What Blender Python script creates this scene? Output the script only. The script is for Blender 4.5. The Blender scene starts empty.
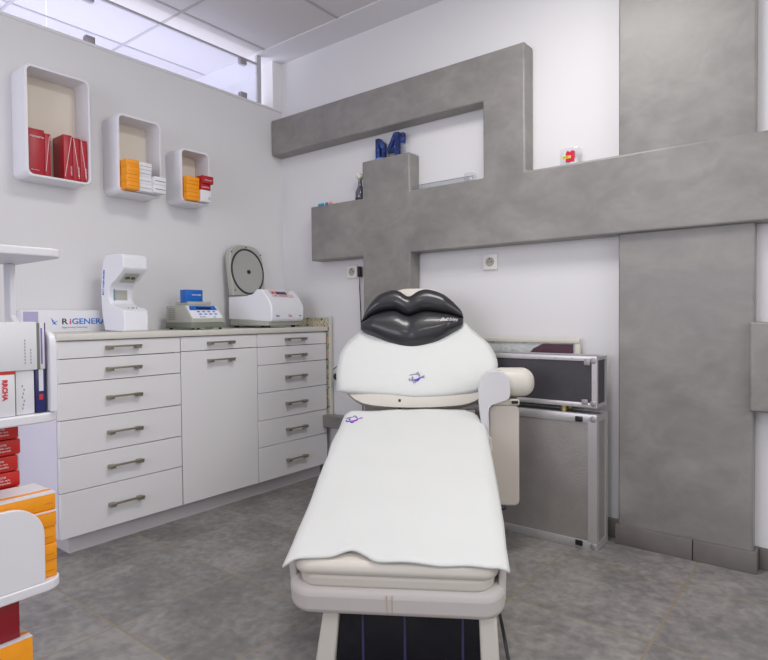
import bpy, bmesh, math, random
from mathutils import Vector, Matrix
R = math.radians
sc = bpy.context.scene
COL = sc.collection
rnd = random.Random(7)

# ---------------------------------------------------------------- camera
cam_d = bpy.data.cameras.new('camera'); cam = bpy.data.objects.new('camera', cam_d); COL.objects.link(cam)
cam_d.sensor_fit = 'HORIZONTAL'; cam_d.sensor_width = 36; cam_d.lens = 588.03*36/768
cam_d.clip_start = 0.05
yw, pt, rl = R(38.0335), R(-1.3754), R(-0.4932)
fw = Vector((-math.sin(yw)*math.cos(pt), math.cos(yw)*math.cos(pt), math.sin(pt)))
rt0 = Vector((math.cos(yw), math.sin(yw), 0)); up0 = rt0.cross(fw)
rt = rt0*math.cos(rl)+up0*math.sin(rl); up = -rt0*math.sin(rl)+up0*math.cos(rl)
M = Matrix((rt, up, -fw)).transposed().to_4x4(); M.translation = (2.8201, -2.5704, 0.9536)
cam.matrix_world = M
sc.camera = cam

# ---------------------------------------------------------------- light and exposure
sc.view_settings.view_transform = 'Standard'; sc.view_settings.look = 'None'
sc.view_settings.gamma = 1; sc.view_settings.exposure = 0.24
w = bpy.data.worlds.new('world'); sc.world = w; w.use_nodes = True
w.node_tree.nodes['Background'].inputs[0].default_value = (0.93, 0.95, 1, 1)
w.node_tree.nodes['Background'].inputs[1].default_value = 0.55
def area(name, loc, target, sx, sy, power, col):
    l = bpy.data.lights.new(name, 'AREA'); l.shape = 'RECTANGLE'; l.size = sx; l.size_y = sy
    l.energy = power; l.color = col
    o = bpy.data.objects.new(name, l); COL.objects.link(o); o.location = loc
    o.rotation_euler = (Vector(target)-Vector(loc)).to_track_quat('-Z', 'Y').to_euler()
    return o
area('ceiling_panel_light', (2.0, -1.06, 2.53), (2.0, -1.06, 0), .58, .58, 17, (1, .98, .95))
area('ceiling_panel_light', (3.4, -3.2, 2.53), (3.4, -3.2, 0), .58, .58, 12, (1, .98, .95))
area('wall_fill_light', (4.4, -1.3, 1.8), (0, -.9, 1.3), 1.8, 1.4, 17, (1, .98, .97))  # unseen fill lamp added to brighten the left wall and cabinets
area('ceiling_fill_light', (1.6, -4.6, 1.5), (.9, -.4, 2.5), 2.2, 1.4, 36, (.88, .87, 1))  # unseen bluish lamp added, tilted up to brighten the ceiling
area('outer_room_light', (-1.6, -1.5, 1.2), (-1.2, -1.2, 3), 1.8, 2.6, 60, (.84, .85, 1))

# ---------------------------------------------------------------- materials
def mat(name, col, rough=.5, metal=0., bump=0., bscale=40., var=0., vscale=6., spec=.5, coat=0.):
    m = bpy.data.materials.new(name); m.use_nodes = True; nt = m.node_tree; b = nt.nodes['Principled BSDF']
    b.inputs['Base Color'].default_value = (*col, 1); b.inputs['Roughness'].default_value = rough
    b.inputs['Metallic'].default_value = metal; b.inputs['Specular IOR Level'].default_value = spec
    b.inputs['Coat Weight'].default_value = coat
    tc = nt.nodes.new('ShaderNodeTexCoord')
    if var:
        n = nt.nodes.new('ShaderNodeTexNoise'); n.inputs['Scale'].default_value = vscale; n.inputs['Detail'].default_value = 6
        nt.links.new(tc.outputs['Object'], n.inputs['Vector'])
        r = nt.nodes.new('ShaderNodeValToRGB'); r.color_ramp.elements[0].position = .3; r.color_ramp.elements[1].position = .7
        r.color_ramp.elements[0].color = (*[c*(1-var) for c in col], 1); r.color_ramp.elements[1].color = (*[min(1, c*(1+var)) for c in col], 1)
        nt.links.new(n.outputs['Fac'], r.inputs[0]); nt.links.new(r.outputs[0], b.inputs['Base Color'])
    if bump:
        n = nt.nodes.new('ShaderNodeTexNoise'); n.inputs['Scale'].default_value = bscale
        nt.links.new(tc.outputs['Object'], n.inputs['Vector'])
        bp = nt.nodes.new('ShaderNodeBump'); bp.inputs['Strength'].default_value = bump; bp.inputs['Distance'].default_value = .01
        nt.links.new(n.outputs['Fac'], bp.inputs['Height']); nt.links.new(bp.outputs[0], b.inputs['Normal'])
    return m
def s2l(r, g, b):
    f = lambda c: ((c/255+.055)/1.055)**2.4 if c > 10 else c/255/12.92
    return (f(r), f(g), f(b))
WALL = mat('wall_paint', s2l(220, 219, 220), .6, bump=.03, bscale=90)
CEIL = mat('ceiling_board', s2l(214, 210, 212), .8, bump=.05, bscale=300, var=.02, vscale=200)
BAND = mat('ceiling_border', s2l(224, 222, 226), .7)
TBAR = mat('ceiling_grid', s2l(178, 174, 176), .6)
CAB = mat('cabinet_white', s2l(228, 227, 228), .35)
SIDEW = mat('cabinet_side', s2l(226, 222, 236), .35)
DARKGAP = mat('dark_gap', s2l(60, 58, 55), .7)
TOPM = mat('worktop', s2l(212, 209, 200), .4)
PLINTH = mat('plinth', s2l(206, 202, 204), .4)
HANDLE = mat('handle_bronze', s2l(142, 136, 120), .35, .5)
SHELFW = mat('shelf_white', s2l(226, 225, 230), .35)
SHELFIN = mat('shelf_inner', s2l(222, 212, 198), .45)
WHITEPL = mat('white_plastic', s2l(232, 233, 238), .3)
GREYPL = mat('grey_plastic', s2l(176, 177, 168), .45)
GREENGREY = mat('green_grey_plastic', s2l(118, 124, 112), .5)
BLACK = mat('black_plastic', s2l(28, 28, 32), .35)
RUBBER = mat('black_rubber', s2l(38, 36, 42), .6)
BLUE = mat('blue_plastic', s2l(20, 100, 190), .4)
BLUEINK = mat('blue_ink', s2l(30, 110, 205), .5)
REDINK = mat('red_ink', s2l(205, 45, 60), .5)
DARKINK = mat('dark_ink', s2l(60, 62, 75), .5)
WHITEINK = mat('white_ink', s2l(235, 225, 225), .5)
GREYINK = mat('grey_ink', s2l(150, 150, 160), .5)
SCREEN = mat('display_glass', s2l(30, 32, 60), .15)
RED = mat('red_card', s2l(172, 22, 40), .4)
REDO = mat('bright_red_card', s2l(196, 34, 26), .4)
MAROON = mat('dark_red_card', s2l(140, 16, 30), .4)
ORANGE = mat('orange_card', s2l(244, 156, 12), .45, var=.04, vscale=30)
CARDW = mat('white_card', s2l(226, 226, 230), .45)
NAVY = mat('navy_card', s2l(34, 40, 100), .4)
LILAC = mat('lilac_card', s2l(176, 170, 205), .45)
PINKC = mat('pinkish_card', s2l(190, 160, 180), .45)
CREAM = mat('cream_leather', s2l(212, 207, 197), .38, bump=.06, bscale=220)
SHELLM = mat('chair_shell', s2l(204, 198, 194), .4, bump=.04, bscale=220)
ARMW = mat('armrest_plastic', s2l(206, 205, 208), .35)
ARMB = mat('armrest_beige', s2l(198, 190, 180), .45)
LIPM = mat('lip_black_vinyl', s2l(38, 38, 42), .36, bump=.05, bscale=60, coat=.3)
ALU = mat('aluminium', s2l(196, 194, 195), .35, .5)
CASEBLK = mat('case_black_panel', s2l(62, 60, 66), .45, bump=.15, bscale=400, var=.08, vscale=60)
GOLDY = mat('brass', s2l(200, 180, 120), .35, .8)
PURPLE = mat('purple_thread', s2l(90, 50, 190), .7)
MAGENTA = mat('magenta_thread', s2l(165, 55, 180), .7)
THREADG = mat('grey_thread', s2l(140, 130, 160), .7)
BASEBLK = mat('base_black_gloss', s2l(14, 14, 24), .12, bump=.02)
SEAL = mat('seal_rubber', s2l(52, 52, 62), .5)
SOCK = mat('socket_white', s2l(232, 230, 226), .35)
GREENL = mat('leaf_green', s2l(110, 150, 60), .5)
PETAL = mat('petal_white', s2l(222, 220, 210), .6)
STEELCLIP = mat('clip_steel', s2l(158, 152, 156), .4, .3)
SKIRT = mat('skirting_tile', s2l(112, 107, 104), .5, var=.12, vscale=9)

def towel_mat():
    m = mat('towel_cotton', s2l(219, 221, 218), .95, spec=.1); nt = m.node_tree; b = nt.nodes['Principled BSDF']
    tc = nt.nodes.new('ShaderNodeTexCoord'); n = nt.nodes.new('ShaderNodeTexNoise'); n.inputs['Scale'].default_value = 420
    n2 = nt.nodes.new('ShaderNodeTexNoise'); n2.inputs['Scale'].default_value = 7
    a = nt.nodes.new('ShaderNodeMath'); a.operation = 'MULTIPLY_ADD'; a.inputs[1].default_value = 6
    nt.links.new(tc.outputs['Object'], n.inputs['Vector']); nt.links.new(tc.outputs['Object'], n2.inputs['Vector'])
    nt.links.new(n2.outputs['Fac'], a.inputs[0]); nt.links.new(n.outputs['Fac'], a.inputs[2])
    bp = nt.nodes.new('ShaderNodeBump'); bp.inputs['Strength'].default_value = .35; bp.inputs['Distance'].default_value = .003
    nt.links.new(a.outputs[0], bp.inputs['Height']); nt.links.new(bp.outputs[0], b.inputs['Normal'])
    b.inputs['Sheen Weight'].default_value = .3
    return m
TOWEL = towel_mat()

def concrete_mat():
    m = mat('troweled_concrete', s2l(150, 148, 145), .5); nt = m.node_tree; b = nt.nodes['Principled BSDF']; L = nt.links
    tc = nt.nodes.new('ShaderNodeTexCoord')
    mp = nt.nodes.new('ShaderNodeMapping'); mp.inputs['Scale'].default_value = (1, 1, 1.4); L.new(tc.outputs['Object'], mp.inputs[0])
    n1 = nt.nodes.new('ShaderNodeTexNoise'); n1.inputs['Scale'].default_value = 3.2; n1.inputs['Detail'].default_value = 8; n1.inputs['Distortion'].default_value = .7; n1.inputs['Roughness'].default_value = .6
    n2 = nt.nodes.new('ShaderNodeTexNoise'); n2.inputs['Scale'].default_value = 9; n2.inputs['Detail'].default_value = 6; n2.inputs['Distortion'].default_value = 1.2
    L.new(mp.outputs[0], n1.inputs['Vector']); L.new(mp.outputs[0], n2.inputs['Vector'])
    mx = nt.nodes.new('ShaderNodeMath'); mx.operation = 'MULTIPLY_ADD'; mx.inputs[1].default_value = .45
    L.new(n2.outputs['Fac'], mx.inputs[0]); L.new(n1.outputs['Fac'], mx.inputs[2])
    r = nt.nodes.new('ShaderNodeValToRGB'); e = r.color_ramp.elements
    e[0].position = .45; e[0].color = (*s2l(118, 115, 113), 1); e[1].position = 1.0; e[1].color = (*s2l(148, 145, 141), 1)
    k = e.new(.7); k.color = (*s2l(131, 128, 125), 1)
    L.new(mx.outputs[0], r.inputs[0]); L.new(r.outputs[0], b.inputs['Base Color'])
    rr = nt.nodes.new('ShaderNodeMapRange'); rr.inputs[1].default_value = .4; rr.inputs[2].default_value = .9; rr.inputs[3].default_value = .28; rr.inputs[4].default_value = .45
    L.new(mx.outputs[0], rr.inputs[0]); L.new(rr.outputs[0], b.inputs['Roughness'])
    bp = nt.nodes.new('ShaderNodeBump'); bp.inputs['Strength'].default_value = .12; bp.inputs['Distance'].default_value = .01
    L.new(mx.outputs[0], bp.inputs['Height']); L.new(bp.outputs[0], b.inputs['Normal'])
    return m
CONC = concrete_mat()

def floor_mat():
    m = mat('floor_tiles', (.2, .2, .2), .45); nt = m.node_tree; b = nt.nodes['Principled BSDF']; L = nt.links
    tc = nt.nodes.new('ShaderNodeTexCoord')
    mp = nt.nodes.new('ShaderNodeMapping'); mp.inputs['Location'].default_value = (-.61+.4445*12, .32+.45*12, 0)
    L.new(tc.outputs['Object'], mp.inputs[0])
    br = nt.nodes.new('ShaderNodeTexBrick'); br.offset = 0; br.squash = 1
    br.inputs['Scale'].default_value = 1; br.inputs['Brick Width'].default_value = .4445; br.inputs['Row Height'].default_value = .45
    br.inputs['Mortar Size'].default_value = .0038; br.inputs['Mortar Smooth'].default_value = .4; br.inputs['Bias'].default_value = 0
    br.inputs['Color1'].default_value = (.35, .35, .35, 1); br.inputs['Color2'].default_value = (.65, .65, .65, 1)
    L.new(mp.outputs[0], br.inputs['Vector'])
    n = nt.nodes.new('ShaderNodeTexNoise'); n.inputs['Scale'].default_value = 2.6; n.inputs['Detail'].default_value = 10; n.inputs['Roughness'].default_value = .72; n.inputs['Distortion'].default_value = .25
    vm = nt.nodes.new('ShaderNodeVectorMath'); vm.operation = 'MULTIPLY_ADD'; vm.inputs[1].default_value = (23, 31, 0)
    L.new(br.outputs['Color'], vm.inputs[0]); L.new(tc.outputs['Object'], vm.inputs[2]); L.new(vm.outputs[0], n.inputs['Vector'])
    n2 = nt.nodes.new('ShaderNodeTexNoise'); n2.inputs['Scale'].default_value = 30; n2.inputs['Detail'].default_value = 8; n2.inputs['Distortion'].default_value = .3
    L.new(tc.outputs['Object'], n2.inputs['Vector'])
    a = nt.nodes.new('ShaderNodeMath'); a.operation = 'MULTIPLY_ADD'; a.inputs[1].default_value = .5; L.new(n2.outputs['Fac'], a.inputs[0]); L.new(n.outputs['Fac'], a.inputs[2])
    a2 = nt.nodes.new('ShaderNodeMath'); a2.operation = 'MULTIPLY_ADD'; a2.inputs[1].default_value = .22; L.new(br.outputs['Color'], a2.inputs[0]); L.new(a.outputs[0], a2.inputs[2])
    r = nt.nodes.new('ShaderNodeValToRGB'); e = r.color_ramp.elements
    e[0].position = .58; e[0].color = (*s2l(102, 100, 99), 1); e[1].position = 1.0; e[1].color = (*s2l(152, 148, 144), 1)
    k = e.new(.79); k.color = (*s2l(122, 119, 117), 1)
    L.new(a2.outputs[0], r.inputs[0])
    mx = nt.nodes.new('ShaderNodeMix'); mx.data_type = 'RGBA'; mx.inputs['B'].default_value = (*s2l(142, 130, 108), 1)
    L.new(br.outputs['Fac'], mx.inputs['Factor']); L.new(r.outputs[0], mx.inputs['A']); L.new(mx.outputs['Result'], b.inputs['Base Color'])
    bp = nt.nodes.new('ShaderNodeBump'); bp.inputs['Strength'].default_value = .25; bp.inputs['Distance'].default_value = .004
    L.new(a.outputs[0], bp.inputs['Height']); L.new(bp.outputs[0], b.inputs['Normal'])
    return m
FLOOR = floor_mat()

def case_mat():
    m = mat('hammered_aluminium', s2l(166, 161, 158), .42, .45, var=.07, vscale=12); nt = m.node_tree; b = nt.nodes['Principled BSDF']
    tc = nt.nodes.new('ShaderNodeTexCoord'); v = nt.nodes.new('ShaderNodeTexVoronoi'); v.inputs['Scale'].default_value = 260
    nt.links.new(tc.outputs['Object'], v.inputs['Vector']); bp = nt.nodes.new('ShaderNodeBump'); bp.inputs['Strength'].default_value = .5; bp.inputs['Distance'].default_value = .002
    nt.links.new(v.outputs['Distance'], bp.inputs['Height']); nt.links.new(bp.outputs[0], b.inputs['Normal'])
    return m
CASEAL = case_mat()

def glass_mat(name, tint, clear, rough=.02):
    m = bpy.data.materials.new(name); m.use_nodes = True; nt = m.node_tree; nt.nodes.clear()
    o = nt.nodes.new('ShaderNodeOutputMaterial'); t = nt.nodes.new('ShaderNodeBsdfTransparent'); t.inputs[0].default_value = (*tint, 1)
    g = nt.nodes.new('ShaderNodeBsdfGlossy'); g.inputs['Roughness'].default_value = rough
    d = nt.nodes.new('ShaderNodeBsdfTranslucent'); d.inputs[0].default_value = (.9, .9, 1, 1)
    m1 = nt.nodes.new('ShaderNodeMixShader'); m1.inputs[0].default_value = .5
    m2 = nt.nodes.new('ShaderNodeMixShader'); m2.inputs[0].default_value = 1-clear
    nt.links.new(g.outputs[0], m1.inputs[1]); nt.links.new(d.outputs[0], m1.inputs[2])
    nt.links.new(t.outputs[0], m2.inputs[1]); nt.links.new(m1.outputs[0], m2.inputs[2]); nt.links.new(m2.outputs[0], o.inputs[0])
    return m
GLASS = glass_mat('pane_glass', (.95, .96, 1), .76)  # milky share mixed in to imitate a bright reflection veiling the pane
ACRYL = glass_mat('clear_acrylic', (.97, .98, .98), .86, .05)

def picture_mat(name, stops, scale, dist=1.5):
    m = mat(name, (.5, .5, .5), .4); nt = m.node_tree; b = nt.nodes['Principled BSDF']
    tc = nt.nodes.new('ShaderNodeTexCoord'); n = nt.nodes.new('ShaderNodeTexNoise'); n.inputs['Scale'].default_value = scale; n.inputs['Detail'].default_value = 3; n.inputs['Distortion'].default_value = dist
    r = nt.nodes.new('ShaderNodeValToRGB'); e = r.color_ramp.elements
    e[0].position = stops[0][0]; e[0].color = (*s2l(*stops[0][1]), 1); e[1].position = stops[-1][0]; e[1].color = (*s2l(*stops[-1][1]), 1)
    for p, c in stops[1:-1]:
        k = e.new(p); k.color = (*s2l(*c), 1)
    nt.links.new(tc.outputs['Object'], n.inputs['Vector']); nt.links.new(n.outputs['Fac'], r.inputs[0]); nt.links.new(r.outputs[0], b.inputs['Base Color'])
    return m
FLORAL = picture_mat('floral_print', [(.3, (40, 100, 80)), (.4, (70, 100, 70)), (.44, (215, 212, 190)), (.49, (225, 160, 60)), (.52, (205, 210, 200)), (.6, (110, 150, 150)), (.75, (215, 195, 90))], 26)
GALAXY = picture_mat('deep_blue_resin', [(.35, (8, 12, 38)), (.5, (16, 38, 100)), (.62, (24, 72, 150)), (.75, (60, 100, 180))], 40)

# ---------------------------------------------------------------- mesh helpers
class MB:
    def __init__(s): s.bm = bmesh.new()
    def box(s, x0, x1, y0, y1, z0, z1, bev=0, seg=2, M=None):
        r = bmesh.ops.create_cube(s.bm, size=1)
        vs = r['verts']
        for v in vs:
            v.co = Vector(((x0+x1)/2+v.co.x*(x1-x0), (y0+y1)/2+v.co.y*(y1-y0), (z0+z1)/2+v.co.z*(z1-z0)))
        if bev:
            es = list({e for v in vs for e in v.link_edges})
            q = bmesh.ops.bevel(s.bm, geom=es, offset=bev, segments=seg, affect='EDGES', profile=.5)
            vs = list({v for f in q['faces'] for v in f.verts} | {v for v in vs if v.is_valid})
        if M: bmesh.ops.transform(s.bm, matrix=M, verts=vs)
        return s
    def prism(s, pts, axis, a, b, M=None):
        """extrude a 2-D outline; axis names the extrusion axis"""
        def P(p, c):
            if axis == 'x': return (c, p[0], p[1])
            if axis == 'y': return (p[0], c, p[1])
            return (p[0], p[1], c)
        A = [s.bm.verts.new(P(p, a)) for p in pts]; B = [s.bm.verts.new(P(p, b)) for p in pts]; n = len(pts)
        s.bm.faces.new(A); s.bm.faces.new(B[::-1])
        for i in range(n): s.bm.faces.new((A[i], A[(i+1) % n], B[(i+1) % n], B[i]))
        if M: bmesh.ops.transform(s.bm, matrix=M, verts=A+B)
        return s
    def frustum(s, b0, z0, b1, z1, M=None):
        """two rectangles (x0,x1,y0,y1) at two heights"""
        def ring(b, z): return [s.bm.verts.new(p) for p in ((b[0], b[2], z), (b[1], b[2], z), (b[1], b[3], z), (b[0], b[3], z))]
        A, B = ring(b0, z0), ring(b1, z1)
        s.bm.faces.new(A[::-1]); s.bm.faces.new(B)
        for i in range(4): s.bm.faces.new((A[i], A[(i+1) % 4], B[(i+1) % 4], B[i]))
        if M: bmesh.ops.transform(s.bm, matrix=M, verts=A+B)
        return s
    def cyl(s, p0, p1, r, r2=None, seg=20):
        p0, p1 = Vector(p0), Vector(p1); d = p1-p0
        q = d.to_track_quat('Z', 'Y').to_matrix().to_4x4(); q.translation = (p0+p1)/2
        bmesh.ops.create_cone(s.bm, cap_ends=True, segments=seg, radius1=r, radius2=r if r2 is None else r2, depth=d.length, matrix=q)
        return s
    def tube(s, pts, r, seg=8, closed=False):
        pts = [Vector(p) for p in pts]; n = len(pts); rings = []
        for i in range(n):
            if closed: d = pts[(i+1) % n]-pts[i-1]
            else: d = pts[min(i+1, n-1)]-pts[max(i-1, 0)]
            q = d.to_track_quat('Z', 'Y').to_matrix()
            rings.append([s.bm.verts.new(pts[i]+q @ Vector((r*math.cos(2*math.pi*k/seg), r*math.sin(2*math.pi*k/seg), 0))) for k in range(seg)])
        for i in range(n if closed else n-1):
            A, B = rings[i], rings[(i+1) % n]
            for k in range(seg): s.bm.faces.new((A[k], A[(k+1) % seg], B[(k+1) % seg], B[k]))
        if not closed: s.bm.faces.new(rings[0][::-1]); s.bm.faces.new(rings[-1])
        return s
    def lathe(s, prof, c=(0, 0, 0), seg=24):
        rings = [[s.bm.verts.new((c[0]+r*math.cos(2*math.pi*k/seg), c[1]+r*math.sin(2*math.pi*k/seg), c[2]+z)) for k in range(seg)] for r, z in prof]
        for A, B in zip(rings, rings[1:]):
            for k in range(seg): s.bm.faces.new((A[k], A[(k+1) % seg], B[(k+1) % seg], B[k]))
        s.bm.faces.new(rings[0][::-1]); s.bm.faces.new(rings[-1]); return s
    def ball(s, c, r, sc_=(1, 1, 1), sub=2):
        q = Matrix.Diagonal((*sc_, 1)); q.translation = c
        bmesh.ops.create_icosphere(s.bm, subdivisions=sub, radius=r, matrix=q); return s
    def grid(s, rows):
        V = [[s.bm.verts.new(p) for p in r] for r in rows]
        for a, b in zip(V, V[1:]):
            for i in range(len(a)-1): s.bm.faces.new((a[i], a[i+1], b[i+1], b[i]))
        return V
    def build(s, name, m, parent=None, smooth=True, loc=None, bevel=0, solid=0, sub=0):
        bmesh.ops.recalc_face_normals(s.bm, faces=s.bm.faces)
        me = bpy.data.meshes.new(name); s.bm.to_mesh(me); s.bm.free()
        if isinstance(m, (list, tuple)):
            for x in m: me.materials.append(x)
        else: me.materials.append(m)
        o = bpy.data.objects.new(name, me); COL.objects.link(o)
        if parent: o.parent = parent
        if loc: o.location = loc
        if solid:
            k = o.modifiers.new('thickness', 'SOLIDIFY'); k.thickness = solid; k.offset = -1
        if bevel:
            k = o.modifiers.new('bevel', 'BEVEL'); k.width = bevel; k.segments = 3; k.limit_method = 'ANGLE'; k.angle_limit = R(35)
        if sub:
            k = o.modifiers.new('sub', 'SUBSURF'); k.levels = sub; k.render_levels = sub
        if smooth:
            for p in me.polygons: p.use_smooth = True
            try: me.set_sharp_from_angle(angle=R(38))
            except Exception: pass
        return o
def build_each(mb, name, m, parent):
    """every separate piece becomes an object of its own"""
    bm = mb.bm; seen = set(); groups = []
    for v in bm.verts:
        if v in seen: continue
        st, isl = [v], []
        seen.add(v)
        while st:
            a = st.pop(); isl.append(a)
            for e in a.link_edges:
                o_ = e.other_vert(a)
                if o_ not in seen: seen.add(o_); st.append(o_)
        groups.append(isl)
    res = []
    for isl in groups:
        n = MB(); mp = {v: n.bm.verts.new(v.co) for v in isl}
        for f in {f for v in isl for f in v.link_faces}: n.bm.faces.new([mp[v] for v in f.verts])
        res.append(n.build(name, m, parent))
    bm.free(); return res
def tag(o, label, cat, group=None, kind=None):
    if label: o['label'] = label
    if cat: o['category'] = cat
    if group: o['group'] = group
    if kind: o['kind'] = kind
    return o
def thing(name, label, cat, loc=(0, 0, 0), rz=0, group=None):
    o = bpy.data.objects.new(name, None); COL.objects.link(o); o.location = loc; o.rotation_euler = (0, 0, rz)
    o.empty_display_size = .05
    return tag(o, label, cat, group)
def copy_tree(o, parent=None):
    c = o.copy(); COL.objects.link(c)
    if parent: c.parent = parent
    for ch in [x for x in COL.objects if x.parent == o]: copy_tree(ch, c)
    return c
def struct(o): o['kind'] = 'structure'; return o
def text(name, body, size, m, parent, Mx, depth=.0006, bold=0., sx=1.0, shear=0.):
    """lettering: a mesh from a font curve; Mx places the text plane (x right, y up, z out)"""
    cu = bpy.data.curves.new(name, 'FONT'); cu.body = body; cu.size = size; cu.extrude = depth; cu.offset = bold; cu.shear = shear
    cu.align_x = 'LEFT'; cu.resolution_u = 3
    t = bpy.data.objects.new(name, cu); COL.objects.link(t)
    dg = bpy.context.evaluated_depsgraph_get(); me = bpy.data.meshes.new_from_object(t.evaluated_get(dg))
    bpy.data.objects.remove(t); bpy.data.curves.remove(cu)
    me.transform(Mx @ Matrix.Diagonal((sx, 1, 1, 1)))
    me.materials.clear(); me.materials.append(m); me.name = name
    o = bpy.data.objects.new(name, me); COL.objects.link(o); o.parent = parent
    return o
def facing_x(x, y, z):   # text plane on a face looking to +x: right is +y
    q = Matrix(((0, 0, 1), (1, 0, 0), (0, 1, 0))).to_4x4(); q.translation = (x, y, z); return q
def frame(c, ex, ey):    # text plane by right and up vectors
    ex = Vector(ex).normalized(); ey = Vector(ey).normalized(); ez = ex.cross(ey)
    q = Matrix((ex, ey, ez)).transposed().to_4x4(); q.translation = c; return q
def rrect(w, h, r, n=6, c=(0, 0), corners=(1, 1, 1, 1)):
    pts = []
    for (sx, sy, a0), on in zip(((1, 1, 0), (-1, 1, 90), (-1, -1, 180), (1, -1, 270)), corners):
        cx, cy = c[0]+sx*(w/2-r), c[1]+sy*(h/2-r)
        if not on: pts.append((c[0]+sx*w/2, c[1]+sy*h/2)); continue
        for k in range(n+1):
            a = R(a0+90*k/n); pts.append((cx+r*math.cos(a), cy+r*math.sin(a)))
    return pts

# ================================================================ the room
ZC = 2.555
struct(MB().box(-3, 5.5, -6, 0.15, -.1, 0).build('floor', FLOOR, smooth=False))
struct(MB().box(-3, 5.5, 0, .15, 0, 2.7).build('wall_back', WALL, smooth=False))
lw = struct(MB().box(-.1, 0, -6, 0, 0, 2.243).build('wall_left', WALL, smooth=False))
struct(MB().box(-.112, .006, -6, 0, 2.243, 2.256, bev=.002).build('trim_1', CAB))
struct(MB().box(-3, 5.5, -6, 0.0, ZC, ZC+.05).build('ceiling', CEIL, smooth=False))
struct(MB().box(-3, 5.5, -.197, -.0, ZC-.006, ZC).build('trim_2', BAND, smooth=False))
g = MB()
for x in (-2.3, -1.708, -1.114, -.52, .074, .668, 1.262, 1.856, 2.45): g.box(x-.007, x+.007, -6, -.197, ZC-.004, ZC)
for y in (-.76, -1.355, -1.95, -2.545, -3.14): g.box(-3, 3.5, y-.007, y+.007, ZC-.0045, ZC)
struct(g.build('trim_3', TBAR, smooth=False))
# jamb that closes the glazing against the back wall
struct(MB().box(-.09, 0.0, -.072, 0, 2.256, ZC-.006).build('trim_4', CAB, smooth=False))
# glazing above the low partition
win = struct(thing('window_1', None, None, (0, 0, 2.256)))
MB().box(-.022, -.014, -1.386, -.155, .0, .235).build('pane', GLASS, win, smooth=False)
MB().box(-.022, -.014, -3.0, -1.392, .0, .235).build('pane', GLASS, win, smooth=False)
MB().box(-.024, -.012, -3.0, -.155, .235, .246).build('top_seal', TBAR, win, smooth=False)
MB().box(-.026, -.010, -.185, -.155, .0, .29).build('side_channel', ALU, win, smooth=False)
for y in (-.292, -1.199, -1.60):
    for z in (.0, .20):
        MB().box(-.034, -.002, y-.022, y+.022, z+.002, z+.036, bev=.002).build('glass_clamp', STEELCLIP, win)
# concrete relief on the back wall
out = [(0, 1.957), (1.48, 1.957), (1.48, 1.6), (1.054, 1.6), (1.054, 1.799), (.735, 1.799), (.735, 1.6), (.336, 1.6), (.336, 1.281), (.735, 1.281),
       (.735, 0), (1.054, 0), (1.054, 1.281), (3.6, 1.281), (3.6, 1.6), (1.692, 1.6), (1.692, 2.177), (0, 2.177)]
out = [(max(0, 2.8201+(x-2.8201)*.996-.006), .9536+(z-.9536)*.996 if z else 0) for x, z in out]
tr = struct(MB().prism(out, 'y', -.092, 0).build('trim_5', CONC, bevel=.009))
struct(MB().box(2.087, 2.564, -.062, 0, 0, ZC-.006).build('trim_6', CONC, bevel=.006))
struct(MB().box(2.552, 3.6, -.092, 0, .596, .92).build('trim_7', CONC, bevel=.008))
struct(MB().box(0, .735, -.07, 0, .30, .372).build('trim_8', CONC, bevel=.006))
b = MB()
for x0, x1 in ((1.056, 1.5), (1.503, 1.945), (1.948, 2.077)): b.box(x0, x1, -.014, 0, 0, .081, bev=.003)
for x0, x1 in ((2.579, 2.82), (2.823, 3.3)): b.box(x0, x1, -.014, 0, 0, .081, bev=.003)
for x0, x1 in ((2.078, 2.366), (2.369, 2.578)): b.box(x0, x1, -.076, -.062, 0, .081, bev=.003)
b.box(2.078, 2.087, -.062, 0, 0, .081).box(2.564, 2.578, -.062, 0, 0, .081)
struct(b.build('baseboard_back', SKIRT))

# ================================================================ cabinets
XF = .399; ZS = (.864, .793, .697, .549, .403, .261, .078)
def handle(parent, yc, z):
    m = MB(); L = .076
    m.box(XF+.016, XF+.029, yc-L, yc+L, z+.001, z+.0085, bev=.0015)
    for sgn in (-1, 1): m.box(XF-.001, XF+.0285, yc+sgn*(L-.014)-.012, yc+sgn*(L-.014)+.012, z-.007, z+.008, bev=.0015)
    return m.build('handle', HANDLE, parent)
def unit(name, label, cat, y0, y1, group, zs, hz, hy):
    t = thing(name, label, cat, (0, 0, 0), 0, group)
    x1 = XF-.020
    b = MB().box(.004, x1, y0, y0+.016, .078, .866).box(.004, x1, y1-.016, y1, .078, .866).box(.004, x1, y0+.016, y1-.016, .078, .094)
    b.box(.004, .012, y0+.016, y1-.016, .094, .866).box(.012, x1, y0+.016, y1-.016, .85, .866)
    b.build('body', SIDEW, t, smooth=False)
    MB().box(x1-.03, x1-.004, y0+.016, y1-.016, .094, .85).build('inner_front', DARKGAP, t, smooth=False)
    for i in range(len(zs)-1):
        d = MB().box(XF-.018, XF, y0+.0015, y1-.0015, zs[i+1]+.0016, zs[i]-.0016, bev=.0012, seg=1).build('drawer' if (zs[i]-zs[i+1]) < .3 else 'door', CAB, t)
        handle(d, hy, hz[i])
    return t
G = 'white cabinet units under the worktop'
unit('drawer_unit', 'wide white six-drawer unit, nearest to the product rack on the left', 'cabinet', -1.551, -1.0075, None, ZS, (.832, .742, .623, .476, .333, .172), -1.286)
unit('cupboard', 'white cupboard with one drawer above a tall plain door, between two drawer units', 'cabinet', -1.0065, -.5555, None, (.864, .795, .078), (.829, .744), -.79)
unit('drawer_unit', 'white six-drawer unit at the corner, beside the treatment chair', 'cabinet', -.5545, -.032, None, ZS, (.829, .739, .621, .475, .331, .161), -.289)
o = MB().box(.003, XF+.012, -1.556, -.030, .8665, .893, bev=.003).build('worktop', TOPM)
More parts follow.
